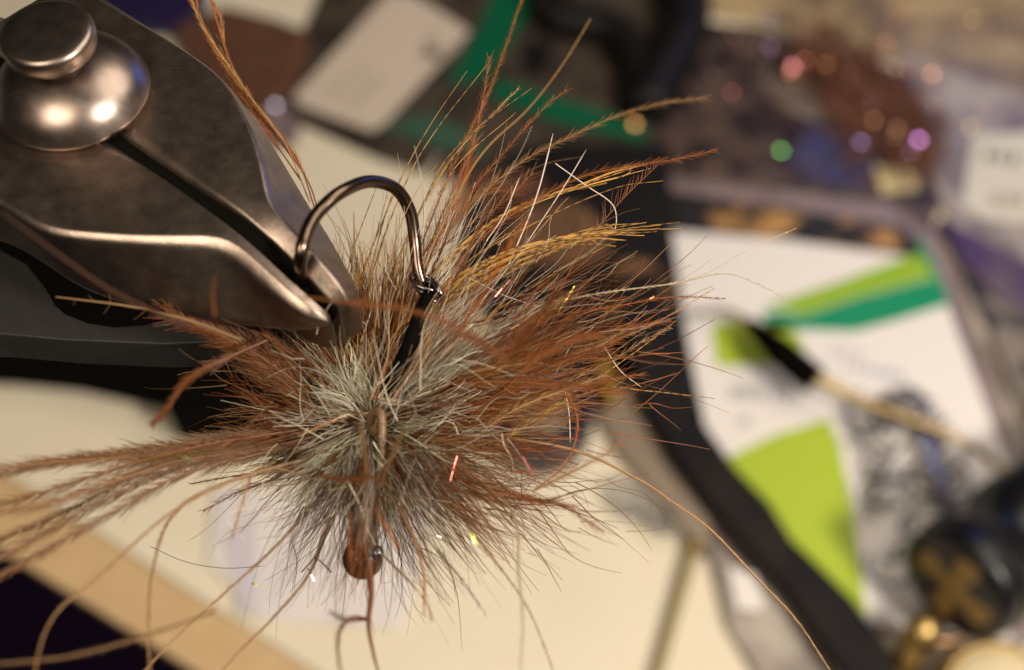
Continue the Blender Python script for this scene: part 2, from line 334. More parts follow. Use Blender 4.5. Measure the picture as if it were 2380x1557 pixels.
def feather(pts, d0=9., d1=9., blen=34, step=9, ang=24, col=RUST, tipcol=None, r=2.4, start=.15, sides=(1, -1), roll=None, bands=False, br=.9, dens=1., name='feather', stemcol=None):
    """a stem with barbs: all numbers but depths in photo pixels"""
    tipcol = col*1.15 if tipcol is None else tipcol
    w = px3(pts, d0, d1); L = sum(np.linalg.norm(w[i+1]-w[i]) for i in range(len(w)-1)); dm = (d0+d1)/2; u = px(1, dm)
    ns = 40; st = catmull(w, ns); tan = np.gradient(st, axis=0); tan /= np.linalg.norm(tan, axis=1, keepdims=True)
    roll = rng.uniform(-.7, .7) if roll is None else roll; V = []; F = []; C = []; off = 0
    t = np.linspace(0, 1, ns); rr = u*r*(1-.75*t)
    sc = np.outer(1-t, (stemcol if stemcol is not None else col*.8))+np.outer(t, tipcol)
    if bands: sc = np.where((np.sin(t*L/u/16*2*np.pi/1.6+rng.uniform(0, 6)) > .45)[:, None], DARK*1.2, sc)
    v, f = tubes(st[None], rr[None], 4); V.append(v); F.append(f); C.append(np.repeat(sc, 4, axis=0)); off = len(v)
    nb = int(L/u*(1-start)/step*dens); ps = []; rs = []; cs = []; kb = 6; tb = np.linspace(0, 1, kb)[:, None]
    for i in range(nb):
        tt = start+(1-start)*(i+rng.uniform(-.3, .3))/nb; tt = min(max(tt, 0), .995); j = min(int(tt*(ns-1)), ns-2); fr = tt*(ns-1)-j
        b0 = st[j]*(1-fr)+st[j+1]*fr; tg = tan[j]; vw = VIEW(b0); sd = np.cross(tg, vw); sd /= np.linalg.norm(sd); up = np.cross(sd, tg)
        s2 = math.cos(roll)*sd+math.sin(roll)*up
        for sg in sides:
            if rng.random() < .12: continue
            a = math.radians(ang*rng.uniform(.7, 1.35)); l = u*blen*rng.uniform(.6, 1.2)*(1-.55*tt)*min(1, (tt-start)/.12+.45)
            dr = tg*math.cos(a)+sg*s2*math.sin(a)+rng.normal(size=3)*.07
            cu = tg*l*rng.uniform(.05, .3)+rng.normal(size=3)*l*.05
            p = b0+dr*l*tb+cu*tb*tb
            ps.append(p); rs.append(u*br*np.linspace(1, .3, kb)); k = rng.uniform(.75, 1.3)
            cb = np.outer(1-tb[:, 0], col*k)+np.outer(tb[:, 0], tipcol*k); cs.append(cb)
    if ps:
        v, f = tubes(np.array(ps), np.array(rs), 3); V.append(v); F.append(f+off); C.append(np.repeat(np.array(cs).reshape(-1, 3), 3, axis=0))
    return fast_mesh(name, np.vstack(V), np.vstack(F), np.vstack(C), M['fibre'], fly)

# --- hand-placed feathers, upper right
FE = [
 dict(pts=[(905, 860), (955, 640), (1055, 380), (1135, 215), (1212, 0)], d0=9.1, d1=9.9, blen=30, r=2.2),
 dict(pts=[(930, 800), (1010, 540), (1090, 360), (1120, 240), (1138, 130)], d0=9.1, d1=9.1, blen=40, r=2.2),
 dict(pts=[(930, 760), (1010, 560), (1110, 370), (1225, 255), (1300, 160), (1372, 45)], d0=9.0, d1=7.9, blen=16, col=TAN, r=4.5, ang=12),
 dict(pts=[(960, 720), (1080, 470), (1180, 345), (1265, 250), (1318, 208)], d0=9.05, d1=8.95, blen=34, col=RUST*.9),
 dict(pts=[(950, 690), (1060, 510), (1200, 385), (1300, 330), (1430, 272), (1530, 243), (1640, 228)], d0=9.1, d1=8.0, blen=40, col=TAN*.9, step=7),
 dict(pts=[(1010, 660), (1160, 520), (1330, 420), (1450, 388), (1570, 370), (1668, 347)], d0=9.1, d1=8.85, blen=36, col=RUST*.95, step=7),
 dict(pts=[(1290, 690), (1360, 570), (1440, 470), (1528, 384)], d0=9.2, d1=9.05, blen=60, sides=(-1,), roll=0., ang=35, col=RUST*.9, step=8, start=.45),
 dict(pts=[(985, 640), (1030, 520), (1070, 440), (1100, 330)], d0=9.15, d1=9.3, blen=80, ang=16, col=RUST*1.1, step=5, r=3),
 dict(pts=[(960, 620), (1060, 500), (1130, 450), (1180, 440)], d0=9.2, d1=9.2, blen=90, ang=18, col=RUST*.9, step=7),
 dict(pts=[(1000, 600), (1090, 520), (1170, 470), (1240, 400)], d0=9.2, d1=9.3, blen=70, ang=25, col=RUST*.85, step=8),
 dict(pts=[(940, 560), (1040, 380), (1150, 260), (1205, 205)], d0=9.1, d1=9.1, blen=24, col=TAN, r=2.4),
 # pale tips over the package
 dict(pts=[(1000, 780), (1200, 720), (1400, 680), (1560, 660), (1680, 636), (1760, 660), (1830, 698)], d0=9.05, d1=8.95, blen=20, col=TAN, tipcol=GREY*.8, r=3, step=14),
 dict(pts=[(1100, 760), (1350, 690), (1600, 650), (1740, 580), (1850, 530)], d0=9.05, d1=8.8, blen=14, col=TAN, tipcol=GREY, r=2, step=30),
 dict(pts=[(1050, 830), (1250, 745), (1440, 710), (1560, 690), (1685, 694)], d0=9.05, d1=9.0, blen=26, col=RUST*.9, r=3),
 dict(pts=[(1050, 870), (1250, 800), (1400, 770), (1560, 745)], d0=8.95, d1=8.75, blen=38, col=RUST*.95, r=3, step=7),
 dict(pts=[(1100, 900), (1250, 860), (1400, 800), (1480, 770), (1560, 730), (1660, 670)], d0=9., d1=9., blen=20, col=TAN, r=2),
 dict(pts=[(1080, 960), (1220, 880), (1330, 830), (1440, 790)], d0=8.9, d1=8.6, blen=60, ang=20, col=RUST*.9, step=5, r=3),
 dict(pts=[(1050, 1000), (1180, 960), (1290, 900), (1400, 850), (1500, 790), (1560, 760)], d0=8.95, d1=8.95, blen=34, col=TAN*.9, bands=True, r=3),
 dict(pts=[(1080, 1030), (1200, 950), (1330, 900), (1410, 870)], d0=8.8, d1=8.6, blen=40, col=TAN, step=5, r=4),
 dict(pts=[(1060, 1080), (1160, 1030), (1250, 970), (1320, 930)], d0=8.9, d1=8.95, blen=46, col=GOLD*.8, step=8, r=2),
 dict(pts=[(1150, 960), (1290, 930), (1440, 942)], d0=9, d1=9., blen=14, col=RUST*.7, r=4),
 # blurred near feather across the shank
 dict(pts=[(700, 690), (830, 705), (960, 722), (1080, 770), (1170, 830)], d0=7.4, d1=7.5, blen=30, col=RUST*.7, step=4, r=3),
 dict(pts=[(1020, 760), (1100, 790), (1180, 840), (1230, 900)], d0=7.5, d1=7.4, blen=55, col=RUST*.7, step=4, r=3),
 dict(pts=[(1150, 860), (1210, 790), (1260, 730), (1290, 680)], d0=8.2, d1=7.9, blen=70, col=RUST*.8, step=3.5, r=2.6, ang=20),
 dict(pts=[(1180, 900), (1250, 830), (1330, 790), (1400, 780)], d0=8.3, d1=8.1, blen=60, col=RUST*.85, step=3.5, r=2.6, ang=22),
 # curved loop and the long strand to the lower right
 dict(pts=[(1180, 900), (1290, 905), (1335, 950), (1338, 1020), (1305, 1085), (1240, 1140)], d0=8.8, d1=8.4, blen=26, col=RUST, r=4, step=7, ang=15),
 dict(pts=[(1120, 1010), (1330, 1045), (1490, 1118), (1560, 1165), (1650, 1230), (1760, 1345), (1850, 1440), (1930, 1560)], d0=8.95, d1=8.6, blen=24, col=TAN, r=4.5, ang=14, step=10),
 dict(pts=[(1000, 1010), (1130, 1010), (1250, 1040), (1340, 1080)], d0=8.8, d1=8.8, blen=30, col=RUSTD, r=4),
 dict(pts=[(1000, 1090), (1120, 1130), (1240, 1160), (1300, 1170), (1400, 1235)], d0=8.6, d1=8.1, blen=70, col=RUST*.8, r=4, step=7, ang=20),
 dict(pts=[(1000, 1120), (1130, 1150), (1250, 1165), (1330, 1180)], d0=8.6, d1=8.4, blen=60, col=RUST*.6, r=5, step=6, ang=20),
 dict(pts=[(1240, 1140), (1320, 1100), (1400, 1060), (1450, 1020)], d0=8.2, d1=7.9, blen=50, col=TAN, r=3),
 # left bundle
 dict(pts=[(760, 985), (650, 1005), (520, 1020), (300, 1050), (120, 1075), (0, 1105)], d0=8.9, d1=8.0, blen=72, col=RUSTD*1.3, tipcol=.75*TAN*.9, r=4.5, ang=19, step=4, br=1.1),
 dict(pts=[(760, 1000), (620, 1030), (450, 1055), (250, 1065), (60, 1080), (-60, 1100)], d0=8.9, d1=7.8, blen=84, col=RUSTD*1.3, tipcol=.75*TAN, r=4.5, ang=19, step=4, br=1.1),
 dict(pts=[(760, 1005), (600, 1045), (420, 1070), (260, 1120), (110, 1170), (-40, 1195)], d0=8.8, d1=7.7, blen=84, col=RUSTD*1.3, tipcol=.75*TAN, r=5, ang=19, step=4, br=1.1),
 dict(pts=[(760, 1010), (600, 1050), (400, 1090), (250, 1160), (100, 1240), (-40, 1320)], d0=8.8, d1=7.7, blen=80, col=RUSTD*1.3, tipcol=.75*TAN*.8, r=4.5, ang=19, step=4, br=1.1),
 dict(pts=[(740, 1000), (620, 1010), (480, 1040), (340, 1090), (150, 1190), (-40, 1270)], d0=8.9, d1=8.0, blen=70, col=RUSTD*1.4, tipcol=.75*TAN*.8, r=4.5, ang=22, step=4, br=1.1),
 dict(pts=[(750, 990), (600, 1030), (420, 1060), (300, 1075)], d0=8.7, d1=8.5, blen=84, col=RUSTD*1.4, r=5, ang=18, step=5),
 dict(pts=[(750, 1020), (620, 1090), (520, 1110), (440, 1125)], d0=8.9, d1=8.8, blen=30, col=RUSTD, r=4.5),
 dict(pts=[(760, 1040), (640, 1110), (540, 1150), (470, 1190)], d0=8.9, d1=8.8, blen=40, col=RUSTD, r=3),
 dict(pts=[(760, 990), (620, 1010), (470, 1035), (280, 1085), (80, 1150), (-60, 1180)], d0=8.8, d1=7.9, blen=75, col=RUSTD*1.4, tipcol=.75*TAN*.8, r=4.5, ang=20, step=4, br=1.1),
 dict(pts=[(760, 1015), (600, 1055), (430, 1100), (300, 1170), (140, 1260), (-40, 1360)], d0=8.8, d1=7.6, blen=70, col=RUSTD*1.4, tipcol=.75*TAN*.7, r=4.5, ang=20, step=4, br=1.1),
 dict(pts=[(750, 1000), (560, 1025), (380, 1040), (200, 1062), (40, 1090)], d0=8.9, d1=8.1, blen=84, col=RUSTD*1.2, tipcol=.75*TAN*.8, r=3, ang=20, step=4, br=1.1),
 dict(pts=[(750, 995), (640, 1000), (520, 1015), (400, 1045)], d0=8.8, d1=8.6, blen=70, col=RUSTD*1.2, r=5, ang=16, step=4),
 # long thin ones falling to the lower left
 dict(pts=[(740, 1060), (560, 1110), (400, 1190), (240, 1330), (120, 1440), (70, 1600)], d0=8.5, d1=7.0, blen=26, col=.75*TAN, r=4.5, step=5, ang=16),
 dict(pts=[(700, 1080), (500, 1130), (400, 1200), (360, 1300), (345, 1420), (350, 1600)], d0=8.6, d1=7.4, blen=26, col=.7*TAN, r=4, step=5, ang=16),
 dict(pts=[(740, 1160), (640, 1270), (520, 1380), (400, 1490), (300, 1600)], d0=8.7, d1=7.9, blen=26, col=.75*TAN, r=4.5, step=5, ang=12),
 dict(pts=[(770, 1200), (720, 1330), (640, 1430), (560, 1510), (480, 1600)], d0=8.6, d1=7.8, blen=26, col=.7*TAN, r=4.5, step=5, ang=12),
 dict(pts=[(500, 1420), (330, 1480), (160, 1525), (-30, 1545)], d0=7.2, d1=6.9, blen=26, col=TAN*.5, r=5, step=5),
 # upper left: feather behind the jaw, broad webby feather under it
 dict(pts=[(742, 500), (715, 420), (650, 320), (560, 215), (500, 110), (428, -20)], d0=9.2, d1=9.2, blen=44, col=RUST*1.1, r=2.5, ang=12, step=6),
 dict(pts=[(730, 480), (690, 370), (610, 270), (540, 160), (490, 0)], d0=9.25, d1=9.3, blen=40, col=RUST*1.1, r=2.5, ang=10, step=6),
 dict(pts=[(700, 420), (610, 290), (530, 170), (470, 60), (455, -20)], d0=9.2, d1=9.2, blen=50, col=RUST*1.1, r=2.4, ang=9, step=4, br=1.1),
 dict(pts=[(690, 380), (600, 260), (530, 140), (510, 40), (480, -20)], d0=9.3, d1=9.3, blen=54, col=RUST*.9, tipcol=TAN, r=2.2, ang=9, step=4, br=1.1),
 dict(pts=[(660, 330), (570, 210), (490, 90), (436, -20)], d0=9.15, d1=9.15, blen=44, col=TAN*.8, tipcol=GOLD*.7, r=2, ang=8, step=4),
 dict(pts=[(720, 470), (660, 330), (570, 210), (470, 60), (440, -20)], d0=9.2, d1=9.1, blen=30, col=TAN, r=2.2, ang=10, step=7),
 dict(pts=[(780, 960), (690, 890), (590, 820), (480, 765), (400, 735)], d0=8.9, d1=8.4, blen=105, col=RUST*.55, r=6, ang=22, step=2.2, roll=.2, br=1.6),
 dict(pts=[(760, 960), (660, 900), (560, 830), (500, 780)], d0=8.85, d1=8.6, blen=80, col=RUST*.6, tipcol=TAN*.7, r=5, ang=20, step=3, br=1.4),
 dict(pts=[(560, 790), (440, 745), (300, 712), (130, 690)], d0=8.3, d1=8.2, blen=40, col=TAN*.6, tipcol=TAN*.7, r=6, step=40, ang=60),
 dict(pts=[(440, 760), (360, 725), (250, 670), (120, 580), (0, 490)], d0=7.3, d1=7.0, blen=10, col=RUST*.2, r=7, step=20),  # strand colour darkened to stand for the shade under the jaw
 dict(pts=[(498, 735), (494, 690), (500, 640)], d0=7.3, d1=7.2, blen=8, col=RUST*.5, r=6),
 dict(pts=[(620, 790), (490, 850), (430, 890), (390, 945), (355, 985)], d0=8.5, d1=7.7, blen=50, col=RUST*.5, r=5, step=3, ang=16, br=1.4),
 # near brown points over the collar, threads round the bead
 dict(pts=[(850, 1120), (848, 1060), (838, 990)], d0=7.9, d1=7.6, blen=30, col=TAN*.5, r=7, step=1.6, ang=12, br=1.6, start=.0),
 dict(pts=[(880, 1130), (905, 1070), (935, 1005)], d0=7.9, d1=7.6, blen=30, col=TAN*.5, r=7, step=1.6, ang=12, br=1.6, start=.0),
 dict(pts=[(740, 1105), (800, 1115), (860, 1108), (900, 1120)], d0=7.9, d1=7.6, blen=30, col=RUST*.6, r=5, step=3),
 dict(pts=[(830, 1120), (860, 1170), (900, 1230), (925, 1270)], d0=8.4, d1=8.3, blen=36, col=RUST, r=5, step=4),
 dict(pts=[(870, 1140), (850, 1200), (830, 1260), (822, 1320)], d0=8.3, d1=8.1, blen=34, col=RUST*.6, r=5, step=5, ang=18),
 dict(pts=[(850, 1170), (848, 1240), (852, 1310), (856, 1370)], d0=8.25, d1=8.05, blen=26, col=RUST*.5, r=6, step=6, ang=18),
 dict(pts=[(815, 1190), (812, 1260), (820, 1330)], d0=8.25, d1=8.1, blen=34, col=RUST*.7, r=3, step=3, ang=20),
 dict(pts=[(845, 1200), (838, 1270), (835, 1345)], d0=8.25, d1=8.1, blen=30, col=RUST*.8, r=3, step=3, ang=20),
 dict(pts=[(858, 1300), (862, 1380), (856, 1450), (868, 1520), (890, 1600)], d0=8.05, d1=7.6, blen=18, col=RUST*.55, r=9, step=8, ang=14),
 dict(pts=[(858, 1440), (820, 1435), (790, 1465), (785, 1520), (800, 1600)], d0=7.9, d1=7.3, blen=30, col=RUST*.5, r=5, step=7),
 dict(pts=[(858, 1440), (800, 1440), (765, 1420)], d0=7.9, d1=7.6, blen=40, col=RUST*.5, r=4, step=7),
 dict(pts=[(890, 1290), (950, 1350), (990, 1400), (1005, 1445)], d0=8.4, d1=8.0, blen=26, col=TAN*.75, r=4, step=8),
 dict(pts=[(930, 1180), (965, 1260), (985, 1340), (985, 1430)], d0=8.4, d1=8.0, blen=26, col=TAN*.9, r=5, step=7),
 dict(pts=[(1040, 1160), (1140, 1290), (1230, 1420), (1300, 1600)], d0=8.5, d1=7.9, blen=20, col=TAN*.6, r=3, step=12),
 dict(pts=[(1120, 1120), (1195, 1200), (1205, 1330), (1215, 1450), (1205, 1600)], d0=8.4, d1=7.5, blen=30, col=TAN*.75, tipcol=GREY*.7, r=4, step=9),
 dict(pts=[(980, 1240), (1060, 1330), (1130, 1430)], d0=8.5, d1=8.2, blen=24, col=STEEL*.4, r=3, step=10),
 dict(pts=[(700, 1100), (600, 1090), (560, 1180), (540, 1250)], d0=8.5, d1=8.1, blen=40, col=TAN, r=3),
]
for fe in FE: feather(**fe)

# loose rust feathers filling the fan
for k in range(26):
    a0 = (rng.uniform(2, 28) if k < 13 else rng.uniform(48, 72)) if k < 17 else rng.uniform(140, 200); l = rng.uniform(300, 570) if k < 17 else rng.uniform(230, 380); a1 = a0+rng.normal()*16
    b0 = (905+rng.normal()*18, 950+rng.normal()*18); m0 = (b0[0]+l*.5*math.cos(math.radians(a0)), b0[1]-l*.5*math.sin(math.radians(a0)))
    t0 = (m0[0]+l*.5*math.cos(math.radians(a1)), m0[1]-l*.5*math.sin(math.radians(a1)))
    feather([b0, m0, t0], 9.0+rng.uniform(-.25, .1), 8.95+rng.uniform(-.6, .35), blen=rng.uniform(36, 70), step=rng.uniform(4, 7), ang=rng.uniform(13, 24), col=[RUST, RUST*.7, RUST*.85, TAN*.8, RUSTD*1.4][rng.integers(5)], r=2.6, start=.25)
# --- golden barred fibres, one part each
def gold(pts, d0=9.05, d1=9.05, r=3.2, col=GOLD, bars=True):
    w = px3(pts, d0, d1); n = 70; c = catmull(w, n); t = np.linspace(0, 1, n); u = px(1, (d0+d1)/2)
    rr = u*r*(1-.7*t**2); cc = np.outer(1-.0*t, col*rng.uniform(.8, 1.15))
    if bars:
        L = np.linalg.norm(np.diff(c, axis=0), axis=1).sum()/u
        cc = np.where(((t*L/22+rng.uniform(0, 1)+.1*np.sin(t*40)) % 1 < .27)[:, None], DARK*1.5, cc)
    v, f = tubes(c[None], rr[None], 4); return fast_mesh('golden_fibre', v, f, np.repeat(cc, 4, axis=0), M['fibre'], fly)
for k in range(26):   # the big arching clump
    q = rng.uniform(0, 1); e = rng.uniform(-1, 1)
    ex = 1590-210*q+rng.uniform(-40, 20); ey = 514+rng.uniform(0, 62)*(.3+q)
    gold([(890+rng.uniform(-20, 20), 930+rng.uniform(-20, 20)), (1010+14*e, 715+22*e+12*q), (1150+10*e, 615+24*e+18*q), (1300-20*q, 562+16*e+16*q), (1440-90*q, 530+.6*(ey-514)+6*e), (ex, ey)], 9.0, 8.95+.15*e, rng.uniform(2.0, 4.6), GOLD*rng.uniform(.7, 1.1))
for k in range(9):    # the straighter one above it
    e = rng.uniform(-1, 1)
    gold([(890, 900), (985+8*e, 680+8*e), (1080, 570+9*e), (1200, 488+8*e), (1340, 436+5*e), (1440+20*e, 405+7*e), (1520+rng.uniform(-70, 0), 388+8*e)], 9.1, 9.05, rng.uniform(2, 3.6), GOLD*1.15)
TH = [[(800, 860), (850, 620), (935, 410), (1000, 290), (1085, 165)], [(820, 860), (870, 620), (945, 420), (1015, 300), (1132, 150)], [(860, 860), (930, 600), (1010, 430), (1110, 300), (1235, 205)],
      [(830, 860), (860, 640), (905, 470), (950, 380)], [(810, 840), (830, 680), (870, 560), (900, 450)], [(850, 840), (900, 660), (985, 470), (1045, 360), (1180, 235)], [(870, 850), (960, 600), (1050, 400), (1200, 260)],
      [(900, 860), (1050, 640), (1220, 530), (1420, 440), (1540, 420)], [(930, 900), (1100, 760), (1280, 640), (1430, 560)], [(1200, 980), (1390, 905), (1500, 908), (1660, 926)], [(1250, 960), (1400, 870), (1500, 800), (1570, 745)],
      [(820, 850), (800, 720), (815, 600), (880, 420)], [(790, 860), (785, 720), (800, 560)], [(770, 870), (740, 760), (760, 620)], [(880, 860), (935, 690), (1000, 560), (1080, 430)]]
for p_ in TH: gold(p_, 9.15, 9.05, rng.uniform(1.6, 2.6), GOLD*rng.uniform(.6, 1.1))

# --- masses of fine fibre (nobody could count them)
CX, CY = 862, 985
def sector(bt, n, a0, a1, l0, l1, dz0, dz1, cols, r=1.15, wig=.02, base=(CX, CY, 9.15), bspread=34, bend=.12, clump=9):
    """hairs in clumps: a clump shares a course and draws together towards its tip"""
    m = 0
    while m < n:
        k = max(1, int(rng.gamma(1.6, clump/1.6))); m += k
        a = rng.uniform(a0, a1); l = rng.uniform(l0, l1)*(1 if rng.random() > .15 else rng.uniform(.45, 1.2)); bb0 = rng.normal()*bend
        dz = rng.uniform(dz0, dz1); c0 = cols[rng.integers(len(cols))]*rng.uniform(.65, 1.3); sp = rng.uniform(1.2, 5.5); arch = rng.uniform(-.05, .4)
        for _ in range(k):
            aa = math.radians(a+rng.normal()*sp); ll = l*rng.uniform(.72, 1.08); bo = math.radians(a+rng.normal()*14)
            rb = bspread*rng.uniform(.1, 1.1)
            bx = base[0]+rb*math.cos(bo)+rng.normal()*bspread*.2; by = base[1]-rb*math.sin(bo)+rng.normal()*bspread*.2
            db = base[2]+rng.uniform(-.2, .35); dt = base[2]+dz+rng.normal()*.09
            tx = bx+ll*math.cos(aa); ty = by-ll*math.sin(aa); bb = (bb0+rng.normal()*bend*.35)*ll
            mx = (bx+tx)/2-math.sin(aa)*bb; my = (by+ty)/2-math.cos(aa)*bb
            A = P(bx, by, db); B = P(tx, ty, dt); Mi = P(mx, my, (db+dt)/2-arch)
            c = (c0 if rng.random() > .25 else cols[rng.integers(len(cols))])*rng.uniform(.75, 1.3); rr = px(r*rng.uniform(.6, 1.4), 9)
            bt.bezier(A, Mi, B, rr, rr*.35, c, c*rng.uniform(.8, 1.25), wig*rng.random())
G = Batch()   # grey collar
sector(G, 400, 60, 165, 80, 250, -.5, .3, [GREY, GREY, PALE*.8, GREYG, GOLD*.5, TAN*.7], 1.35, .03, bend=.12, clump=14)
sector(G, 560, 18, 66, 130, 370, -.6, .3, [GREY, STEEL*1.2, STEEL*1.4, GREY*1.0, TAN*.6], 1.25, .03, bend=.1, clump=14)
sector(G, 300, 100, 150, 120, 320, -.5, .3, [GREY, PALE*.8, GREYG], 1.3, .05, bend=.14, clump=12)
sector(G, 620, 200, 290, 70, 240, -.9, .1, [GREYG, GREYG, GREY, PALE*.7, STEEL], 1.45, .03, bend=.11, clump=14)
sector(G, 620, 270, 385, 70, 270, -.9, .2, [GREY, STEEL*1.2, GREY*.8, GREYG, TAN*.6], 1.3, .08, bend=.2, clump=12)
sector(G, 300, 150, 215, 60, 210, -.6, .1, [GREY, GREYG, STEEL, TAN*.6], 1.35, .03, bend=.12, clump=14)
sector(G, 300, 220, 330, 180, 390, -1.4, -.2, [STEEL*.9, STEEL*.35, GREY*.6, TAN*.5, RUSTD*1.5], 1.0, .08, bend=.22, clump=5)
sector(G, 130, 0, 360, 100, 250, -.9, -.3, [PALE*.8, GREY, GREYG, PALE*.6], 1.1, .16, bend=.2, clump=1.5)
sector(G, 420, 24, 58, 170, 350, -.75, -.15, [STEEL, STEEL*.8, PALE*.6, GREY*.7, TAN*.8], 1.25, .03, bend=.1, clump=12)
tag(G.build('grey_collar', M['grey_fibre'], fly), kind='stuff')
R = Batch()   # rust and gold hair
sector(R, 700, 72, 112, 160, 420, -.3, .6, [RUST, GOLD*.9, TAN, GOLD*1.1, GOLD], 1.7, clump=16)
sector(R, 420, 40, 78, 170, 420, -.1, .6, [RUST, RUST, TAN, GOLD*.7, RUSTD], 1.6, clump=16)
sector(R, 800, 4, 27, 200, 540, -.4, .5, [RUST, RUST, RUST*1.2, RUSTD, TAN], 1.6, clump=18, bend=.1)
sector(R, 500, -8, 24, 200, 480, -.3, .5, [RUST, RUST, RUSTD, TAN], 1.8, clump=16)
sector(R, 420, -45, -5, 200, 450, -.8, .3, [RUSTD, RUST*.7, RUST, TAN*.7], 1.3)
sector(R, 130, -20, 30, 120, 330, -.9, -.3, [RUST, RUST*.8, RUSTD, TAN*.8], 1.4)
sector(R, 420, 165, 205, 170, 330, -.5, .3, [RUSTD, RUSTD*1.4, RUST*.8, TAN*.6], 1.6)
sector(R, 380, 120, 165, 170, 340, -.3, .5, [RUSTD, RUST*.7, RUST], 1.5)
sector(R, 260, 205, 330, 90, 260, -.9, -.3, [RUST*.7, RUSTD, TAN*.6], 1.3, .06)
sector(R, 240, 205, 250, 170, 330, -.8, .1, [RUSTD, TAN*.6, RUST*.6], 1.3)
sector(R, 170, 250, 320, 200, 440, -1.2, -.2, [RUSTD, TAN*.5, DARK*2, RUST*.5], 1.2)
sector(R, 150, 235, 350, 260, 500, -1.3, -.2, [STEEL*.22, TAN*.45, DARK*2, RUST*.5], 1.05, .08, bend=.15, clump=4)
def tangle(bt, n, cx, cy, sx, sy, l0, l1, spread, cols, dz, r=1.2, wig=.035):
    """crossing hairs that start away from the centre and wander"""
    for _ in range(n):
        x = cx+rng.normal()*sx; y = cy+rng.normal()*sy; a = math.atan2(-(y-CY), x-CX)+math.radians(rng.normal()*spread); l = rng.uniform(l0, l1); d = 9.1+rng.uniform(*dz)
        bb = rng.normal()*.11*l; tx = x+l*math.cos(a); ty = y-l*math.sin(a)
        c = cols[rng.integers(len(cols))]*rng.uniform(.7, 1.3); rr = px(r*rng.uniform(.6, 1.4), 9)
        bt.bezier(P(x, y, d), P((x+tx)/2-math.sin(a)*bb, (y+ty)/2-math.cos(a)*bb, d-rng.uniform(-.1, .25)), P(tx, ty, d+rng.normal()*.2), rr, rr*.35, c, c*rng.uniform(.8, 1.25), wig*rng.random())
tangle(R, 120, 1150, 840, 120, 90, 90, 280, 20, [RUST, RUST*.7, TAN, RUSTD], (-.6, .2), 1.3)
tangle(R, 170, 1240, 800, 110, 80, 80, 260, 16, [RUST, RUST*.8, TAN*.9, RUSTD], (-.6, .2), 1.3)
tangle(R, 220, 865, 790, 90, 80, 90, 260, 12, [GOLD*.8, TAN, RUST, RUSTD, GOLD*.6], (-.4, .4), 1.4)
tangle(R, 140, 690, 950, 70, 80, 70, 220, 22, [RUSTD, RUST*.7, TAN*.6], (-.6, .1), 1.3)
tangle(R, 130, 930, 1130, 160, 70, 80, 240, 22, [RUST*.7, TAN*.6, RUSTD, DARK*2], (-.9, -.1), 1.2)
tangle(R, 110, 1120, 1130, 110, 70, 80, 260, 20, [RUST*.7, RUST*.5, RUSTD], (-.8, 0), 1.3)
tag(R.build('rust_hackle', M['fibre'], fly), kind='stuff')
Wl = Batch()  # stray pale and white hairs
tangle(Wl, 80, 1060, 720, 130, 100, 90, 300, 16, [PALE*.7, STEEL, GREY*.8], (-.6, .1), 1.0)
tangle(Wl, 80, 880, 1020, 140, 100, 80, 240, 40, [PALE, GREYG, GREY, STEEL], (-1., -.3), 1.15, .08)
sector(Wl, 130, 25, 75, 250, 560, -.2, .3, [PALE*1.1, PALE, STEEL*1.5, np.array([.7, .66, .6])], 1.2, .05, bend=.06)
sector(Wl, 60, -60, 25, 220, 480, -.4, .2, [PALE, GREY, DARK*2, DARK], 1.1, .12)
sector(Wl, 70, 180, 300, 250, 460, -1., .0, [STEEL*.4, DARK*2, GREY*.7], 1.1, .15)
tag(Wl.build('stray_hair', M['grey_fibre'], fly), kind='stuff')

for p_ in [[(880, 930), (930, 840), (985, 730), (1040, 640)], [(870, 930), (915, 800), (935, 700), (960, 600)], [(900, 940), (960, 860), (1010, 760), (1090, 660)], [(860, 930), (900, 830), (905, 720), (930, 640)]]:
    gold(p_, 8.55, 8.5, 1.8, [GOLD, TAN, RUST][rng.integers(3)], False)
# --- single pale strands and coloured flash strips, one part each
def strand(name, pts, d, r, col, m, sides=4):
    c = catmull(px3(pts, d, d), 30); rr = np.full(30, px(r, d)); rr[-4:] *= [.9, .75, .5, .2]
    v, f = tubes(c[None], rr[None], sides); return fast_mesh(name, v, f, np.tile(col, (len(v), 1)), m, fly)
for p_, r_ in [([(1180, 620), (1245, 460), (1285, 310)], 3), ([(1200, 600), (1300, 450), (1362, 348)], 2), ([(1290, 380), (1360, 430), (1420, 472), (1432, 510), (1425, 545)], 2.2),
               ([(1130, 560), (1170, 500), (1207, 412)], 2.2), ([(1400, 800), (1440, 860), (1490, 900)], 2), ([(1310, 895), (1322, 960), (1325, 1030)], 2.4), ([(700, 960), (735, 1000), (755, 1060), (758, 1110)], 3),
               ([(1380, 760), (1330, 800), (1290, 870)], 1.8), ([(1050, 720), (1090, 760), (1110, 830)], 2.2), ([(990, 690), (1060, 640), (1180, 690), (1280, 720)], 1.8), ([(350, 1270), (430, 1305), (520, 1320), (620, 1315)], 1.8)]:
    strand('pale_strand', p_, 8.95, r_*.62, STEEL*1.5 if p_[0][0] > 500 else STEEL*.4, M['grey_fibre'])
PK = np.array([.9, .3, .28]); YL = np.array([.85, .75, .12]); SV = np.array([.9, .7, .6]); GN = np.array([.35, .75, .2]); OR = np.array([.95, .35, .15])
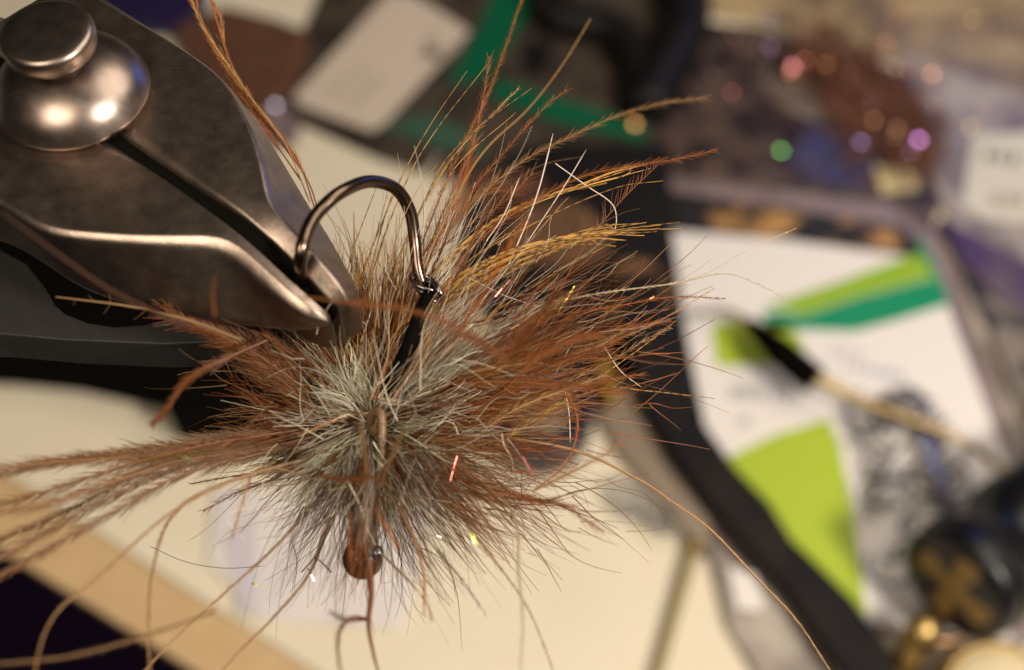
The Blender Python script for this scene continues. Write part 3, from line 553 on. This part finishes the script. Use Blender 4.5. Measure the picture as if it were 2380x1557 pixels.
FLs = [(940, 712, 975, 735, SV), (985, 855, 1022, 880, SV), (1042, 840, 1046, 872, SV), (965, 760, 1000, 775, OR), (1030, 730, 1042, 752, PK), (1190, 745, 1240, 690, PK), (1245, 760, 1265, 725, YL), (1290, 735, 1335, 665, YL),
       (505, 1045, 530, 1028, OR), (700, 1080, 720, 1072, YL), (1045, 1120, 1062, 1060, PK), (1062, 1090, 1072, 1050, PK), (1215, 1060, 1245, 1120, PK), (1090, 1235, 1102, 1262, YL), (1100, 1240, 1108, 1268, YL), (1130, 1185, 1150, 1183, YL),
       (1060, 1240, 1078, 1250, PK), (1015, 1245, 1035, 1252, SV), (700, 1330, 735, 1290, PK), (715, 1320, 730, 1350, PK), (740, 1300, 770, 1330, PK), (585, 1355, 598, 1362, YL), (690, 960, 704, 952, YL), (690, 985, 700, 990, YL),
       (660, 930, 672, 905, GN), (430, 1060, 445, 1072, GN), (395, 1056, 425, 1066, GN*.5), (1010, 975, 1018, 965, YL), (950, 970, 965, 955, YL), (848, 860, 855, 820, YL), (830, 870, 838, 830, YL), (1340, 440, 1410, 425, GOLD*1.5),
       (610, 1090, 640, 1070, YL), (760, 1140, 815, 1128, YL), (1500, 700, 1520, 690, OR), (1060, 820, 1080, 770, SV), (900, 870, 915, 830, GOLD*1.4), (1150, 690, 1185, 650, PK), (770, 1180, 765, 1230, YL)]
for x0, y0, x1, y1, c_ in FLs:
    d = 8.9 if y0 < 1000 else 8.5
    if x0 < 460: d = 8.0
    a = P(x0, y0, d); b = P(x1, y1, d); mid = (a+b)/2; vw = VIEW(mid); lv = KEY-mid; lv /= np.linalg.norm(lv); hv = vw+lv; hv /= np.linalg.norm(hv)
    hv = hv+rng.normal(size=3)*.3; t_ = b-a; sd = np.cross(t_, hv); sd *= px(1.8, d)/np.linalg.norm(sd); nn = np.cross(sd, t_); nn *= px(.5, d)/np.linalg.norm(nn)
    v = np.array([a-sd, a+sd, mid+sd+nn*3, mid-sd+nn*3, b+sd, b-sd]); v = np.vstack([v, v-nn])
    f = [(0, 1, 2, 3), (3, 2, 4, 5), (9, 8, 7, 6), (11, 10, 8, 9), (0, 3, 9, 6), (3, 5, 11, 9), (1, 7, 8, 2), (2, 8, 10, 4), (0, 6, 7, 1), (5, 4, 10, 11)]
    fast_mesh('flash_strip', v, np.array(f), np.tile(np.clip(c_, 0, 1), (12, 1)), M['flash'], fly, False)

# ------------------------------------------------------------------ clutter on the table
def marks(parent, x0, y0, x1, y1, n, h, z, m, name='print_mark'):
    """a line of small illegible printed marks"""
    t = 0.
    for i in range(n):
        a = (i+.08*rng.random())/n; b = a+rng.uniform(.4, .85)/n; dx, dy = x1-x0, y1-y0; L = math.hypot(dx, dy); nx, ny = -dy/L*h, dx/L*h
        prism(name, [(x0+dx*a, y0+dy*a), (x0+dx*b, y0+dy*b), (x0+dx*b+nx, y0+dy*b+ny), (x0+dx*a+nx, y0+dy*a+ny)], z, z+.006, m, parent)

def thing_at(name, x, y, label, cat, group=None): return empty(name, Z(x, y, 0), label, cat, group)
# green printed package at right
pk = thing_at('material_package', 1900, 1000, 'white card package with lime and emerald print under the black tool', 'package')
prism('bag', [(1516, 405), (2060, 470), (2230, 545), (2400, 1090), (2420, 1500), (1980, 1470), (1690, 1420), (1640, 1280), (1520, 800)], .02, .12, M['mauve'], pk, .03)
prism('backing', [(1540, 442), (2105, 526), (2150, 600), (2120, 612), (1700, 560), (1580, 540), (1620, 760), (1670, 960), (1760, 1150), (1650, 1060), (1570, 850), (1530, 560)], .125, .16, M['black'], pk)
prism('header', [(1560, 448), (1850, 484), (2100, 534), (2135, 596), (1850, 558), (1578, 530)], .165, .2, M['header'], pk)
prism('card', [(1562, 536), (1830, 558), (2150, 602), (2205, 720), (2340, 1080), (2350, 1490), (1980, 1440), (1700, 1120), (1640, 1000), (1596, 780)], .17, .22, M['white_card'], pk)
prism('lime_stripe', [(1775, 712), (1960, 650), (2120, 592), (2155, 585), (2182, 640), (1990, 690), (1870, 730)], .221, .228, M['lime_dark'], pk)
prism('green_stripe', [(1768, 722), (1870, 732), (1990, 692), (2182, 642), (2208, 705), (2080, 745), (1985, 770), (1880, 766), (1790, 768)], .221, .227, M['green'], pk)
prism('green_fold', [(2132, 540), (2156, 585), (2182, 640), (2170, 640), (2140, 596)], .221, .23, M['green'], pk)
prism('lime_block', [(1652, 758), (1700, 745), (1830, 750), (1868, 800), (1860, 848), (1665, 850)], .221, .227, M['lime'], pk)
prism('lime_block', [(1692, 1062), (1800, 1010), (1925, 972), (1950, 1030), (1985, 1200), (2012, 1430), (1960, 1425), (1860, 1300), (1750, 1150)], .221, .227, M['lime'], pk)
marks(pk, 1695, 898, 1780, 902, 4, 28, .222, M['grey_print']); marks(pk, 1800, 902, 1868, 906, 3, 26, .222, M['grey_print'])
marks(pk, 1718, 965, 1745, 966, 2, 24, .222, M['grey_print']); marks(pk, 1960, 838, 2110, 868, 6, 18, .222, M['blue_print']); marks(pk, 1930, 800, 2010, 815, 4, 26, .222, mat('faint_print', (.52, .48, .50), .6))
tubes_col = []
TB = Batch()   # tangled threads inside the package
for k in range(80):
    x = rng.uniform(1950, 2230); y = rng.uniform(930, 1330); 
    if x-1990 < (y-960)*.22: continue
    n = 6; ang = rng.uniform(0, 6.28); r = rng.uniform(18, 62); pts = []
    for i in range(n):
        ang += rng.uniform(.4, 1.3); pts.append(Z(x+r*math.cos(ang), y+r*.8*math.sin(ang), .26+rng.uniform(0, .35)))
    c = [np.array([.07, .06, .06]), np.array([.20, .19, .19]), np.array([.13, .12, .14]), np.array([.34, .31, .31]), np.array([.26, .25, .25]), np.array([.06, .07, .20])][rng.integers(6)]
    TB.add(catmull(pts, TB.K), .038, .03, c*.7, c*.7)
tag(TB.build('tangled_thread', M['fibre'], pk, 5), kind='stuff')
tube('blue_thread', [Z(2150, 1010, .5), Z(2165, 1060, .6), Z(2185, 1110, .55), Z(2215, 1160, .4)], .06, mat('blue_thread', (.10, .13, .42), .35), pk)
prism('clear_flap', [(2188, 560), (2225, 560), (2300, 760), (2400, 1050), (2375, 1050), (2270, 800)], .14, .17, M['film'], pk)

# whip finisher lying on the package
wf = thing_at('whip_finisher', 2200, 1200, 'black handled brass wire tool lying across the green package', 'tool')
zt = .98
tube('black_sleeve', [Z(1742, 752, zt-.2), Z(1800, 806, zt), Z(1892, 884, zt)], [.15, .3, .3], M['black_matte'], wf, 20)
tube('brass_wire', [Z(1893, 876, zt+.02), Z(2000, 930, zt), Z(2130, 980, zt), Z(2245, 1028, zt), Z(2335, 1095, zt+.2)], [.13, .075, .07, .07, .08], M['brass'], wf, 14)
tube('steel_tip', [Z(1600, 735, .6), Z(1680, 722, .8), Z(1742, 752, zt-.2)], [.05, .06, .1], M['smoke'], wf, 10)
e0 = Z(2215, 1365, 2.1); ax = np.array([math.cos(math.radians(11))*math.sin(math.radians(54)), math.cos(math.radians(11))*math.cos(math.radians(54)), -math.sin(math.radians(11))]); e1 = e0+ax*6.6
hr = px(146, np.dot(e0-CAM, FW)); hl = np.linalg.norm(e1-e0)
lathe('handle', [(hr*.86, .0), (hr*.97, .06), (hr, .18), (hr*1.0, .9), (hr*.78, 1.15), (hr*.78, 1.5), (hr*1.0, 1.8), (hr*1.0, hl)], e0, ax, mat('black_gloss', (.005, .005, .007), .34), wf, 64)
# brass cross set in the end of the handle
h1 = np.cross(ax, [0, 0, 1.]); h1 /= np.linalg.norm(h1); h2 = np.cross(h1, ax)
for k in range(4):
    a = math.radians(92+90*k); u1 = math.cos(a)*h1+math.sin(a)*h2; u2 = -math.sin(a)*h1+math.cos(a)*h2; pts = []
    for rr_, hw in [(.0, .13), (.28, .13), (.46, .19), (.60, .22), (.68, .17), (.71, .0), (.68, -.17), (.60, -.22), (.46, -.19), (.28, -.13), (.0, -.13)]:
        pts.append(e0-ax*(.03+.004*k)+u1*rr_*hr+u2*hw*hr)
    n = len(pts); v = pts+[p+ax*.1 for p in pts]; f = [tuple(range(n)), tuple(range(2*n-1, n-1, -1))]+[(i, n+i, n+(i+1) % n, (i+1) % n) for i in range(n)]
    mesh('brass_spoke', v, f, M['brass_dull'], wf)
lathe('chrome_ring', [(hr*1.005, .40), (hr*1.03, .43), (hr*1.03, .55), (hr*1.005, .58)], e0, ax, M['black'], wf, 48)
# strap, pin, spool and small things round the lower right
st = prism('rubber_strap', [(1430, 640), (1452, 780), (1492, 930), (1568, 1065), (1680, 1205), (1835, 1380), (1970, 1575), (2095, 1575), (2060, 1495), (1985, 1390), (1905, 1310), (1842, 1250), (1790, 1165),
                             (1712, 1085), (1640, 985), (1590, 850), (1550, 700), (1530, 620)], .3, .75, M['rubber'], None, .12)
tag(st, 'dark curved rubber strap running beside the green package', 'strap')
st2 = prism('plastic_tray', [(1340, 760), (1372, 930), (1440, 1050), (1560, 1190), (1640, 1290), (1655, 1215), (1565, 1070), (1490, 935), (1450, 790)], .02, .3, M['smoke'], None, .05)
tag(st2, 'narrow smoky plastic tray edge left of the rubber strap', 'tray')
pin = thing_at('brass_needle', 1570, 1400, 'thin brass needle with rounded end on the cream table', 'needle')
tube('needle_shaft', [Z(1612, 1275, .25), Z(1572, 1410, .2), Z(1520, 1590, .15)], .11, mat('dull_brass_rod', (.36, .29, .14), .35, .6), pin, 14)
ball('needle_head', Z(1614, 1268, .25), .17, M['brass_dull'], pin)
sp = thing_at('thread_spool', 2310, 1540, 'cream thread spool with brass rim at the bottom corner', 'spool')
so = Z(2320, 1625, 1.2); lathe('spool_rim', [(.0, -1.1), (.95, -1.1), (1.0, -.1), (.98, .0), (.9, .03), (.85, .0), (0, .0)], so, (0, -.2, 1), M['brass_dull'], sp)
lathe('spool_face', [(.0, .01), (.84, .01), (.8, .06), (.0, .07)], so, (0, -.2, 1), M['cream_spool'], sp)
bk = thing_at('brass_fitting', 2110, 1520, 'polished brass fitting below the handle end', 'fitting')
fo = Z(2110, 1530, .6)
lathe('fitting_body', [(.0, -.55), (.38, -.55), (.42, -.3), (.22, .0), (.3, .2), (.28, .7), (.15, .95), (0, .95)], fo, (.25, .5, .8), M['brass'], bk)
tube('fitting_ring', [Z(2100+75*math.cos(t)+90, 1450+40*math.sin(t), .9) for t in np.linspace(.2, 2.6, 10)], .09, mat('copper_wire', (.35, .19, .10), .4, 1.), bk, 12)
pks = prism('paper_slip', [(1692, 1315), (1755, 1335), (1775, 1400), (1765, 1420), (1712, 1412)], .21, .24, M['white_card']); tag(pks, 'small white paper slip half hidden behind the strap', 'paper slip')
bag2 = prism('crumpled_bag', [(1640, 1240), (1720, 1300), (1860, 1440), (1960, 1600), (1780, 1600), (1690, 1450)], .02, .2, M['film'], None, .05); tag(bag2, 'frosted plastic bag under the strap at lower right', 'bag')
scrap = empty('clear_scrap', Z(1500, 1170), 'curled clear plastic scrap on the cream table', 'plastic scrap')
cl = mat('clear_plastic', (.85, .85, .85), .1, trans=.9)
for q in range(4):
    c0 = (1450+q*38, 1150+q*18); tube('curl', [Z(c0[0]+26*math.cos(t), c0[1]+34*math.sin(t), .3+.15*math.sin(t*2+q)) for t in np.linspace(.5, 5, 9)], .09, cl, scrap, 10)
cap = thing_at('bottle_cap', 1250, 1010, 'round blue black cap standing under the fly', 'cap')
co = Z(1252, 1000, .0); lathe('cap_side', [(.0, .01), (1.02, .01), (1.06, .1), (1.06, .9), (1.0, 1.0), (.85, 1.0), (.8, .85), (0, .8)], co, (0, 0, 1), mat('cap_navy', (.012, .012, .028), .35), cap)
lathe('cap_disc', [(.0, .81), (.6, .81), (.58, .86), (0, .87)], co, (0, 0, 1), mat('cap_tan', (.12, .09, .06), .6), cap)
yl = tube('yellow_tube', [Z(1398, 835, .42), Z(1410, 880, .42), Z(1424, 935, .42)], .11, M['yellow'], None, 16); tag(yl, 'short yellow plastic tube beside the strap', 'tube')
# lavender plastic packet under the fly
lp = thing_at('clear_packet', 760, 1290, 'pale lavender plastic packet lying under the bead', 'packet')
prism('packet_film', [(500, 1130), (1010, 1160), (955, 1400), (930, 1462), (600, 1440), (480, 1300)], .01, .12, M['lavender'], lp, .04)
prism('packet_fold', [(520, 1250), (590, 1190), (600, 1420), (560, 1425)], .125, .16, mat('lavender_fold', (.54, .50, .54), .3), lp)
# dark clutter in the middle distance
db = prism('dark_pouch', [(1080, 420), (1240, 330), (1560, 330), (1560, 760), (1420, 960), (1290, 950), (1180, 800), (1060, 620)], .02, .3, M['black'], None, .1); tag(db, 'black pouch lying behind the feather fan', 'pouch')
for k, (cx, cy, rx, ry, lb) in enumerate([(1290, 540, 120, 85, 'tan patch of hide on the black pouch behind golden fibres'), (1480, 680, 75, 95, 'tan patch of hide nearest the package edge'), (1170, 430, 90, 40, 'dull brown scrap of hide on the grey package edge')]):
    o = prism('hide_patch', [(cx+rx*(1+.15*math.sin(3*t+k))*math.cos(t), cy+ry*(1+.15*math.cos(2*t))*math.sin(t)) for t in np.linspace(0, 2*math.pi, 18)[:-1]], .31, .5, M['tan_fur'] if k < 2 else M['hide'], None, .08)
    tag(o, lb, 'hide patch')
# grey package with the white label, top centre
gp = thing_at('labelled_package', 900, 150, 'smoky grey package with a blank looking white label', 'package')
prism('bag', [(760, -60), (1240, -80), (1200, 60), (1130, 180), (1040, 330), (985, 400), (880, 365), (690, 280), (640, 220)], .02, .14, M['grey_bag'], gp, .05)
prism('label', [(905, -20), (965, -10), (1092, 72), (890, 290), (862, 304), (700, 246), (682, 225)], .145, .17, M['label'], gp)
marks(gp, 965, 130, 1010, 60, 3, 20, .171, M['ink_soft']); marks(gp, 760, 210, 850, 150, 4, 16, .171, M['ink_soft']); marks(gp, 800, 240, 890, 170, 4, 16, .171, M['ink_soft'])
prism('print_mark', [(985, 108), (1024, 112), (1026, 138), (988, 134)], .171, .177, M['ink'], gp); prism('print_mark', [(1060, 90), (1075, 100), (1045, 130), (1032, 122)], .171, .177, M['ink_soft'], gp)
# green framed package next to it
gg = thing_at('framed_package', 1250, 250, 'dark smoky package with emerald green frame lines', 'package')
prism('bag', [(1200, 60), (1250, -80), (1660, -80), (1640, 200), (1560, 400), (1180, 440), (1000, 410), (1040, 330)], .02, .13, M['grey_bag'], gg, .05)
prism('green_line', [(1165, -60), (1262, -60), (1222, 40), (1132, 185), (1035, 196), (1105, 80)], .15, .156, M['teal'], gg)
prism('green_line', [(1150, 184), (1320, 234), (1505, 294), (1500, 330), (1300, 286), (1140, 226)], .15, .156, M['teal'], gg)
prism('green_line', [(880, 290), (1000, 260), (1130, 330), (1120, 370), (1000, 340)], .15, .157, mat('faint_teal', lin(52, 80, 64), .5), gg)
prism('dark_panel', [(1215, 95), (1290, 100), (1260, 175), (1215, 180)], .135, .142, M['black'], gg)
# scissors: black loops
sc = thing_at('scissors', 1450, 100, 'black handled scissors with loop grips behind the feathers', 'scissors')
tube('grip_loop', [Z(1285, 40, .5), Z(1330, 50, .5), Z(1420, 70, .5), Z(1465, 120, .5), Z(1490, 190, .5), Z(1495, 255, .5)], .45, M['black'], sc, 16)
tube('grip_loop', [Z(1560, -80, .5), Z(1590, 0, .5), Z(1585, 80, .5), Z(1545, 160, .5), Z(1495, 255, .5)], .62, M['black'], sc, 16)
tube('grip_loop', [Z(1285, 40, .5), Z(1270, -10, .5), Z(1330, -60, .5), Z(1460, -90, .5)], .4, M['black'], sc, 16)
# flash packages, upper right
fp = thing_at('flash_package', 1900, 280, 'dark plastic pack of copper flash with blue corner', 'package')
prism('bag', [(1640, 50), (1760, 60), (2140, 180), (2210, 420), (2160, 540), (2060, 470), (1560, 410), (1500, 380), (1560, 200)], .02, .16, M['dark_bag'], fp, .05)
prism('blue_panel', [(1830, 370), (1870, 300), (1990, 260), (2060, 290), (2040, 400), (1990, 430), (1880, 420)], .165, .175, M['blue'], fp)
prism('paper_insert', [(1760, 180), (1850, 190), (1990, 260), (1900, 285), (1800, 240)], .165, .177, M['film'], fp)
prism('paper_insert', [(2030, 385), (2130, 395), (2140, 440), (2050, 450)], .165, .177, mat('ivory', lin(190, 174, 130), .5), fp)
fb = Batch()
for k in range(260):
    t = rng.random(); x = 1900+t*230+rng.normal()*55; y = 110+t*240+rng.normal()*45; a = math.radians(-45+rng.normal()*25); l = rng.uniform(60, 150)
    c = np.array([.20, .08, .045])*rng.uniform(.6, 1.5); p0 = Z(x-l*math.cos(a)/2, y+l*math.sin(a)/2, .2+rng.random()*.4); p1 = Z(x+l*math.cos(a)/2, y-l*math.sin(a)/2, .2+rng.random()*.4)
    fb.bezier(p0, (p0+p1)/2+rng.normal(size=3)*.25*[1, 1, .3]+[0, 0, .2], p1, .035, .025, c, c)
tag(fb.build('copper_flash', M['fibre'], fp), kind='stuff')
mf = prism('film_scrap', [(560, 230), (640, 215), (700, 275), (690, 330), (620, 350)], .02, .08, M['mauve']); tag(mf, 'small mauve film scrap beside the white labelled package', 'film scrap')
GL = [(1842, 155, (1, .35, .45), 1.6), (1836, 168, (1, .4, .15), 1.2), (1870, 140, (.9, .3, .2), .8), (1920, 150, (.8, .35, .15), .7), (2060, 100, (.9, .3, .15), .8), (2090, 150, (.9, .35, .2), .8), (2080, 50, (.8, .3, .15), .6), (2110, 165, (.9, .35, .15), .9),
      (2165, 172, (1, .4, .15), 1.1), (2135, 325, (.8, .35, 1), 1.5), (1815, 350, (.3, 1, .25), 1.0), (1475, 288, (1, .5, .18), 2.0), (2255, 295, (.9, .6, .2), .8), (1790, 110, (.6, .4, .9), .6), (2260, 45, (.9, .6, .15), .7), (1790, 45, (.5, .4, .9), .7), (640, 245, (.7, .7, 1), 1.4), (605, 230, (1, .25, .15), .9),
      (2000, 330, (.4, .35, .9), .8), (1700, 215, (.7, .2, .2), .7), (2030, 280, (.8, .4, .2), .8), (2085, 300, (.8, .4, .2), .7)]
for k in range(34):
    x = rng.uniform(1640, 2360) if k < 34 else rng.uniform(1050, 1620); y = rng.uniform(15, 400)
    GL.append((x, y, [(.95, .42, .18), (.9, .6, .35), (.7, .45, .8), (.8, .35, .22), (.85, .8, .75)][rng.integers(5)], rng.uniform(.12, .5)))
for x, y, c, s in GL:  # flakes added and turned towards the lamp to make coloured glints
    p = Z(x, y, .75 if 1780 < x < 2200 and 80 < y < 380 else .27); vw = VIEW(p); lv = KEY-p; lv /= np.linalg.norm(lv); hv = vw+lv; hv /= np.linalg.norm(hv); hv = hv+rng.normal(size=3)*.05; hv /= np.linalg.norm(hv); t1 = np.cross(hv, [.3, .8, .1]); t1 /= np.linalg.norm(t1); t2 = np.cross(hv, t1); q = .075*s**.5; c = [k*min(1, s/1.3)*.6 for k in c]
    v = np.array([p+t1*q, p+t2*q*.7, p-t1*q, p-t2*q*.7]); v = np.vstack([v, v-hv*.01]); f = np.array([(0, 1, 2, 3), (7, 6, 5, 4), (0, 4, 5, 1), (1, 5, 6, 2), (2, 6, 7, 3), (3, 7, 4, 0)])
    o = fast_mesh('glint_flake', v, f, np.tile(c, (8, 1)), M['glint'], fp if x > 1000 else mf, False)
# plastic sheets at the far right
s1 = prism('plastic_sheet', [(1640, -120), (2500, -120), (2500, 330), (2230, 250), (2130, 160), (1950, 90), (1650, 30)], .01, .1, M['tan_film'], None, .03); tag(s1, 'tan tinted plastic sheet across the top right corner', 'plastic sheet')
s2 = prism('plastic_sheet', [(2080, 120), (2240, 170), (2500, 260), (2500, 700), (2230, 560), (2170, 420), (2150, 250)], .11, .17, M['film'], None, .03); tag(s2, 'frosted plastic sheet under the right hand label', 'plastic sheet')
lb = thing_at('paper_label', 2320, 420, 'crumpled white label with dark print at the right edge', 'label')
prism('label_sheet', [(2262, 318), (2450, 300), (2450, 520), (2290, 512), (2235, 480)], .18, .21, mat('cool_label', lin(196, 190, 178), .5), lb)
marks(lb, 2290, 345, 2379, 360, 3, 26, .212, M['ink']); marks(lb, 2300, 450, 2400, 450, 3, 30, .212, M['ink_soft'])
pu = prism('purple_bag', [(2180, 500), (2300, 560), (2500, 660), (2500, 800), (2330, 700), (2230, 600)], .18, .4, M['purple'], None, .08); tag(pu, 'dark purple bag slanting below the right hand label', 'bag')
mo = prism('mottled_bag', [(2235, 620), (2330, 705), (2500, 810), (2500, 1100), (2410, 1050), (2300, 760)], .18, .3, mat('mottled_bag', lin(120, 110, 100), .3, noise=(lin(45, 40, 46), 1.2, .42, .6)), None, .05); tag(mo, 'mottled grey bag beside the package right edge', 'bag')
ib = prism('indigo_bag', [(150, -120), (500, -120), (470, 10), (420, 66), (260, 60)], .02, .4, M['indigo'], None, .1); tag(ib, 'dark indigo bag behind the top of the vise jaw', 'bag')
hb = prism('hide_patch', [(400, 60), (520, 10), (640, 40), (715, 70), (690, 170), (640, 226), (540, 240), (450, 160)], .02, .5, M['hide'], None, .1); tag(hb, 'brown patch of hide behind the vise jaw', 'hide patch')
